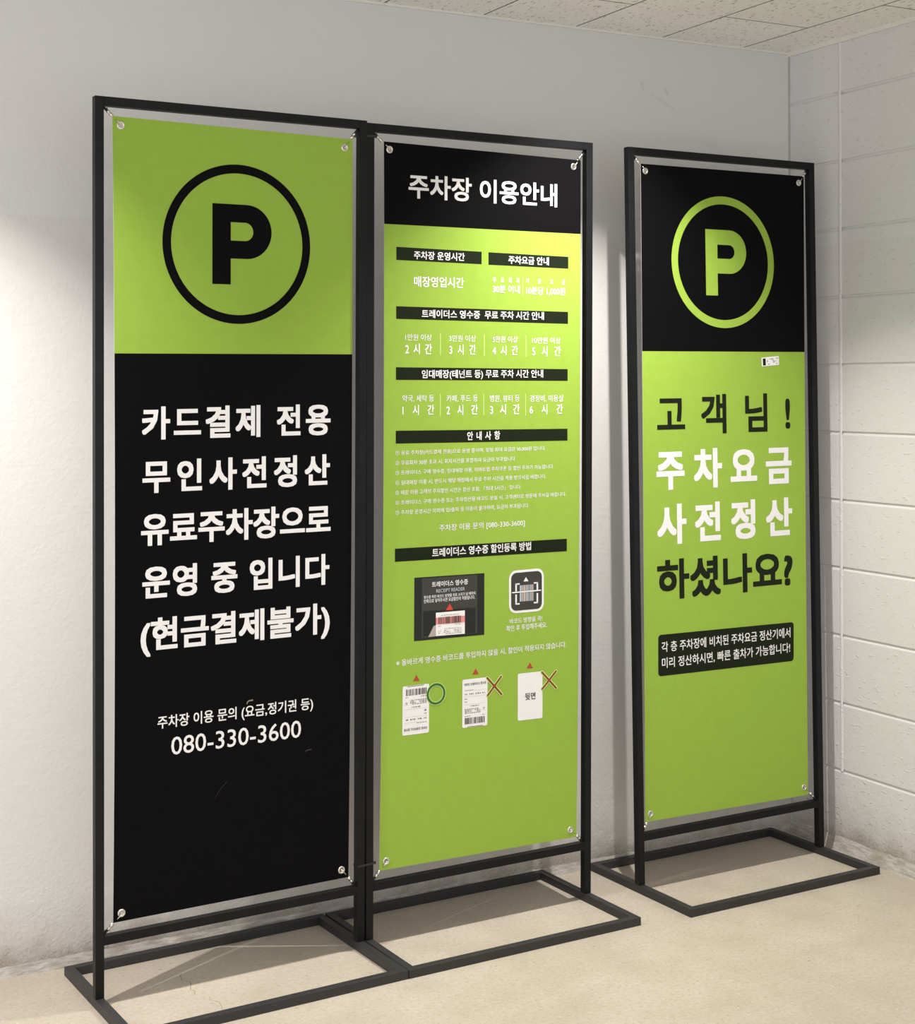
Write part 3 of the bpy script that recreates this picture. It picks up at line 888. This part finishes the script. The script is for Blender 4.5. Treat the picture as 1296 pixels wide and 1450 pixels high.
def letter_p(x0, zt, zb, x1, stem, bowl_h, hole_t):
    """heavy letter P: stem plus round bowl with a counter"""
    def arc(cx, cz, rx, rz, a0, a1, n=20):
        return [(cx + rx * math.cos(math.radians(a0 + (a1 - a0) * i / n)), cz + rz * math.sin(math.radians(a0 + (a1 - a0) * i / n))) for i in range(n + 1)]
    R = bowl_h / 2
    out = [(x0, zb), (x0, zt)] + arc(x1 - R, zt - R, R, R, 90, -90) + [(x0 + stem, zt - bowl_h), (x0 + stem, zb)]
    hr = (bowl_h - 2 * hole_t) / 2
    hx1 = x1 - stem * 1.02
    hole = [(x0 + stem, zt - bowl_h + hole_t), (x0 + stem, zt - hole_t)] + arc(hx1 - hr, zt - R, hr, hr, 90, -90)
    return [out, hole]


make_stand(1, 'black steel banner stand at the left, holding the green over black banner')
make_stand(2, 'middle black steel banner stand, strapped to the left one, holding the price list banner')
make_stand(3, 'separate black steel banner stand at the right, close to the block wall')

# --- left banner: green above, black below
r, d, LV, lettering, shape = make_banner(1, 'banner with black P in a ring on green above white Korean lettering on black', 'green', 'black')
sym = shape('parking_symbol', [ring_loops(d['RING'], 0.0205)], LV[0], M['black'])
a, b, c, e = d['PL']
shape('parking_letter', [letter_p(a[0], a[1], b[1], c[0], 0.0455, a[1] - e[1], 0.0415)], LV[0], M['black'], sym)
for sp in d['T']:
    lettering(sp[0], [sp], LV[0], M[PRINT[sp[7]]])

def scuff(pts, w):
    up_ = [(x, z + w / 2) for x, z in pts]; dn = [(x + w * 0.4, z - w / 2) for x, z in pts[::-1]]
    return [up_ + dn]


sm = shape('scuff_mark', [scuff([(0.3652, 0.6395), (0.3675, 0.6440), (0.3705, 0.6462), (0.3813, 0.6470)], 0.0030)], LV[1], M['flake'])
sm['label'] = 'pale tan flake stuck above the inquiry line'
shape('scuff_mark', [scuff([(0.286, 0.4277), (0.292, 0.4375), (0.3017, 0.4502), (0.3175, 0.4644)], 0.0009), scuff([(0.517, 0.5077), (0.525, 0.5105), (0.5338, 0.5106)], 0.0022)], LV[1], M['scuff'])

# --- middle banner: the price list
r, d, LV, lettering, shape = make_banner(2, 'tall green banner of parking fees and rules under a black title band', 'black', 'green')
rows = {}
for sp in d['T']:
    rows.setdefault(sp[0], []).append(sp)
for sp in d['T']:
    if sp[0] != 'notice_lettering':
        lettering(sp[0], [sp], LV[0], M['white'])
lettering('notice_lettering', rows['notice_lettering'], LV[0], M['white'])
for q, sp in d['HB']:
    hb = shape('heading_bar', [[q]], LV[0], M['ink'])
    lettering('heading_lettering', [sp], LV[1], M['white'], hb)
for (x0, z0), (x1, z1) in d['DIV']:
    hw = 0.0009
    shape('divider_line', [[[(x0 - hw, z0), (x1 - hw, z1), (x1 + hw, z1), (x0 + hw, z0)]]], LV[0], M['pale'])


def bars(q, u0, v0, u1, v1, n, seed, duty=0.55):
    """barcode stripes inside a quad"""
    rnd = random.Random(seed)
    ws = [(rnd.choice((1, 1, 2, 3)), rnd.choice((1, 1, 2))) for _ in range(n)]
    tot = sum(a_ + b_ for a_, b_ in ws)
    out = []; u = 0
    for a_, b_ in ws:
        out.append([sub_quad(q, u0 + (u1 - u0) * u / tot, v0, u0 + (u1 - u0) * (u + a_) / tot, v1)])
        u += a_ + b_
    return out


def dashes(q, rows_, seed):
    """rows of print too small to read: (u0, u1, v, height) each broken into word-length dashes"""
    rnd = random.Random(seed)
    out = []
    for u0, u1, v, h in rows_:
        u = u0
        while u < u1 - 0.01:
            wd = min(rnd.uniform(0.03, 0.10), u1 - u)
            n = max(1, int(wd / 0.022))
            for i in range(n):
                a_ = u + wd * i / n
                out.append([sub_quad(q, a_, v - h / 2 * rnd.uniform(0.7, 1), a_ + wd / n * 0.72, v + h / 2 * rnd.uniform(0.7, 1))])
            u += wd + 0.022
    return out


def turn(q):
    """the same card turned upside down"""
    return [q[2], q[3], q[0], q[1]]


RECEIPT_ROWS = [(0.10, 0.46, 0.232, 0.016), (0.10, 0.20, 0.31, 0.028), (0.28, 0.44, 0.31, 0.030), (0.52, 0.74, 0.31, 0.028), (0.79, 0.90, 0.31, 0.028),
                (0.10, 0.19, 0.408, 0.030), (0.10, 0.19, 0.470, 0.030), (0.33, 0.66, 0.560, 0.020),
                (0.10, 0.64, 0.622, 0.018), (0.10, 0.36, 0.648, 0.018), (0.50, 0.72, 0.648, 0.018), (0.10, 0.38, 0.674, 0.018), (0.58, 0.72, 0.674, 0.018), (0.10, 0.72, 0.702, 0.018),
                (0.82, 0.90, 0.622, 0.018), (0.82, 0.90, 0.655, 0.018), (0.10, 0.32, 0.765, 0.018), (0.80, 0.90, 0.765, 0.016)]


def receipt(q, upside_down, seed):
    card = shape('receipt_card', [[round_quad(q, 0.0042)]], LV[0], M['white'])
    f = turn(q) if upside_down else q
    shape('receipt_print', dashes(f, RECEIPT_ROWS, seed) + [[sub_quad(f, 0.2, 0.982, 0.82, 0.992)]], LV[1], M['charcoal'], card)
    shape('receipt_rule', [[sub_quad(f, 0.44, 0.243, 0.92, 0.2465)], [sub_quad(f, 0.08, 0.362, 0.92, 0.3655)], [sub_quad(f, 0.08, 0.522, 0.92, 0.5255)]], LV[1], M['grey'], card)
    shape('barcode', bars(f, 0.10, 0.80, 0.90, 0.93, 20, seed), LV[1], M['charcoal'], card)
    # title of the receipt
    tl_, bl_, br_, tr_ = q
    cx = sum(p[0] for p in q) / 4; cz = sum(p[1] for p in q) / 4
    hh = tl_[1] - bl_[1]; ww = tr_[0] - tl_[0]
    zt = tl_[1] - hh * 0.082; zb = tl_[1] - hh * 0.142
    spec = ['x', '이마트 트레이더스 영수증', tl_[0] + ww * 0.07, tr_[0] - ww * 0.06, zt, zb, '이', 'k', 0.012, 0]
    lettering('receipt_title', [spec], LV[1], M['charcoal'], card, (cx, cz) if upside_down else None)
    return card


receipt(d['CARD'][0], True, 11)
receipt(d['CARD'][1], False, 12)
card = shape('receipt_card', [[round_quad(d['CARD'][2], 0.0042)]], LV[0], M['white'])
lettering('receipt_title', [d['BACK']], LV[1], M['charcoal'], card)
for t in d['TRI']:
    shape('arrow_mark', [[t]], LV[0], M['red'])
q = d['OK']
okm = shape('circle_mark', [ring_loops(q, 0.0062)], LV[2], M['okgreen'])
cx = (q[0][0] + q[1][0]) / 2; cz = (q[2][1] + q[3][1]) / 2; R = ((q[1][0] - q[0][0]) + (q[2][1] - q[3][1])) / 4
shape('outline', [[circle(cx, cz, R + 0.0017, R + 0.0017, 64), circle(cx, cz, R - 0.0078, R - 0.0078, 64)]], LV[1], M['pale'], okm)


def stroke(a_, b_, hw):
    a_ = Vector(a_); b_ = Vector(b_)
    d_ = (b_ - a_).normalized(); n_ = Vector((-d_.y, d_.x))
    out = []
    for base, s0 in ((b_, -90), (a_, 90)):
        for i in range(9):
            an = math.radians(s0 + 180 * i / 8)
            p_ = base + (d_ * math.cos(an) + n_ * math.sin(an)) * hw
            out.append((p_.x, p_.y))
    return out


for q in d['XX']:
    A, B, C2, D2 = q
    xm = shape('cross_mark', [[stroke(A, B, 0.0026)], [stroke(C2, D2, 0.0026)]], LV[2], M['brown'])
    shape('outline', [[stroke(A, B, 0.0047)], [stroke(C2, D2, 0.0047)]], LV[1], M['pale'], xm)
    mx = ((A[0] + B[0] + C2[0] + D2[0]) / 4, (A[1] + B[1] + C2[1] + D2[1]) / 4)
    shape('crossing', [[circle(mx[0], mx[1], 0.0036, 0.0042, 4)]], LV[3], M['red'], xm)

# picture of the receipt reader
q = d['RR']
rr = shape('reader_picture', [[q]], LV[0], M['darkgrey'])
shape('reader_panel', [[sub_quad(q, 0.105, 0.02, 0.895, 0.96)]], LV[1], M['charcoal'], rr)
rq = d['RRrec']
shape('reader_slot', [[round_quad(rq, 0.003)]], LV[2], M['darkgrey'], rr)
lettering('reader_lettering', [sp for i, sp in enumerate(d['RRT']) if i != 1], LV[2], M['white'], rr)
lettering('reader_subtitle', [d['RRT'][1]], LV[2], M['bluegrey'], rr)
shape('reader_arrow', [[d['RRtri']]], LV[3], M['brightred'], rr)
shape('reader_hand', [[d['RRhand']]], LV[3], M['grey'], rr)
q = d['RRcard']
shape('reader_receipt', [[q]], LV[3], M['white'], rr)
L5, L6 = LV[3] - 0.0003, LV[3] - 0.0006
shape('scan_band', [[sub_quad(q, 0.0, 0.22, 1.0, 0.50)]], L5, M['pink'], rr)
shape('barcode', bars(q, 0.09, 0.20, 0.88, 0.50, 17, 5), L6, M['charcoal'], rr)
shape('receipt_print', dashes(q, [(0.18, 0.80, 0.13, 0.028), (0.66, 0.88, 0.56, 0.03), (0.08, 0.18, 0.59, 0.03), (0.30, 0.88, 0.71, 0.028), (0.28, 0.42, 0.785, 0.028), (0.62, 0.88, 0.785, 0.028),
                                  (0.08, 0.18, 0.80, 0.03), (0.26, 0.50, 0.855, 0.028), (0.64, 0.88, 0.855, 0.028), (0.08, 0.14, 0.88, 0.03), (0.34, 0.88, 0.925, 0.028)], 9), L6, M['charcoal'], rr)

# barcode scanning pictogram
q = d['ICON']
ic = shape('scan_icon', [[round_quad(q, 0.021)]], LV[0], M['white'])
ww = 0.0063
wq = q[3][0] - q[0][0]; hq = q[0][1] - q[1][1]
shape('icon_field', [[round_quad(sub_quad(q, ww / wq, ww / hq, 1 - ww / wq, 1 - ww / hq), 0.0155)]], LV[1], M['charcoal'], ic)
shape('icon_arrow', [[d['ICONtri']]], LV[2], M['white'], ic)
q = d['ICONbr']
th, tv = 0.068, 0.068
br_ = []
for u0, u1, ua, ub in ((0, th, 0, 0.19), (1 - th, 1, 0.81, 1)):
    br_ += [[sub_quad(q, u0, 0, u1, 0.38)], [sub_quad(q, u0, 0.52, u1, 1)], [sub_quad(q, ua, 0, ub, tv)], [sub_quad(q, ua, 1 - tv, ub, 1)]]
shape('icon_bracket', br_, LV[2], M['white'], ic)
q = d['ICONbc']
shape('icon_barcode', [[sub_quad(q, u0, a_, u1, b_)] for u0, u1 in ((0.0, 0.08), (0.11, 0.16), (0.20, 0.25), (0.44, 0.50), (0.54, 0.60), (0.63, 0.66), (0.71, 0.75), (0.79, 0.83), (0.96, 1.0)) for a_, b_ in ((0, 0.36), (0.46, 1))], LV[2], M['bluegrey'], ic)
shape('icon_barcode', [[sub_quad(q, u0, a_, u1, b_)] for u0, u1 in ((0.28, 0.40), (0.86, 0.93)) for a_, b_ in ((0, 0.36), (0.46, 1))], LV[2], M['tan'], ic)
(x0, z0), (x1, z1) = d['ICONsc']
shape('scan_line', [[[(x0, z0 + 0.0016), (x0, z0 - 0.0016), (x1, z1 - 0.0016), (x1, z1 + 0.0016)]]], LV[3], M['white'], ic)

# --- right banner: black above, green below
r, d, LV, lettering, shape = make_banner(3, 'banner with green P in a ring on black above large Korean greeting on green', 'black', 'green')
sym = shape('parking_symbol', [ring_loops(d['RING'], 0.0225)], LV[0], M['green'])
a, b, c, e = d['PL']
shape('parking_letter', [letter_p(a[0] - 0.001, a[1], b[1], c[0], 0.0425, a[1] - e[1], 0.042)], LV[0], M['green'], sym)
for sp in d['T']:
    lettering(sp[0], [sp], LV[0], M[PRINT[sp[7]]])
box = shape('advice_box', [[round_quad(d['BOX'], 0.010)]], LV[0], M['ink'])
for sp in d['B']:
    lettering('advice_lettering', [sp], LV[1], M['white'], box)
q = d['STK']
st = shape('sticker', [[q]], LV[1], M['white'])
st['label'] = 'small white sticker with a dark block'
shape('sticker_block', [[sub_quad(q, 0.075, 0.13, 0.235, 0.90)]], LV[2], M['ink'], st)
shape('sticker_smudge', [[sub_quad(q, u_, v_, u_ + du, v_ + dv)] for u_, v_, du, dv in ((0.31, 0.30, 0.05, 0.28), (0.46, 0.2, 0.22, 0.09), (0.60, 0.32, 0.07, 0.10), (0.66, 0.42, 0.08, 0.28), (0.36, 0.74, 0.10, 0.12), (0.84, 0.18, 0.10, 0.12), (0.78, 0.50, 0.06, 0.10), (0.80, 0.76, 0.12, 0.07))], LV[2], M['grey'], st)


# ------------------------------------------------------------------ cable ties strapping the left and middle stands together
def cable_tie(z, label, tilt):
    s = STANDS[2]
    bm = bmesh.new()
    x0, x1 = -TB - 0.0042, TB + 0.0008
    y0, y1 = -0.0022, TB + 0.0015
    th, hw = 0.0014, 0.0024
    lp = [(x0, y0), (x1, y0), (x1, y1), (x0, y1)]
    inn = [(x0 + th, y0 + th), (x1 - th, y0 + th), (x1 - th, y1 - th), (x0 + th, y1 - th)]
    ring = []
    for i, ((ox, oy), (ix, iy)) in enumerate(zip(lp, inn)):
        dz = tilt * (ox - x0)
        ring.append([bm.verts.new((ox, oy, -hw + dz)), bm.verts.new((ox, oy, hw + dz)), bm.verts.new((ix, iy, hw + dz)), bm.verts.new((ix, iy, -hw + dz))])
    for i in range(4):
        A, B = ring[i], ring[(i + 1) % 4]
        for j in range(4):
            bm.faces.new((A[j], A[(j + 1) % 4], B[(j + 1) % 4], B[j]))
    rot = Matrix.Rotation(s['r'], 3, 'Z')
    o = empty('cable_tie', rot @ Vector((s['q'] * z, s['p'] * z, z)) + Vector((*s['loc'], 0)), s['r'], label, 'cable tie', 'black cable ties')
    bm_obj('strap', bm, M['plastic'], o)
    bm = bmesh.new()
    add_box(bm, (x1 - 0.001, y0 - 0.001, -0.0032 + tilt * (x1 - x0)), (x1 + 0.0045, y0 + 0.0045, 0.0032 + tilt * (x1 - x0)), bevel=0.0006)
    bm_obj('tie_head', bm, M['plastic'], o)


cable_tie(0.2075, 'black cable tie around both posts just above the bottom rails', 0.05)
cable_tie(1.993, 'black cable tie around both posts just under the top bars', 0.0)
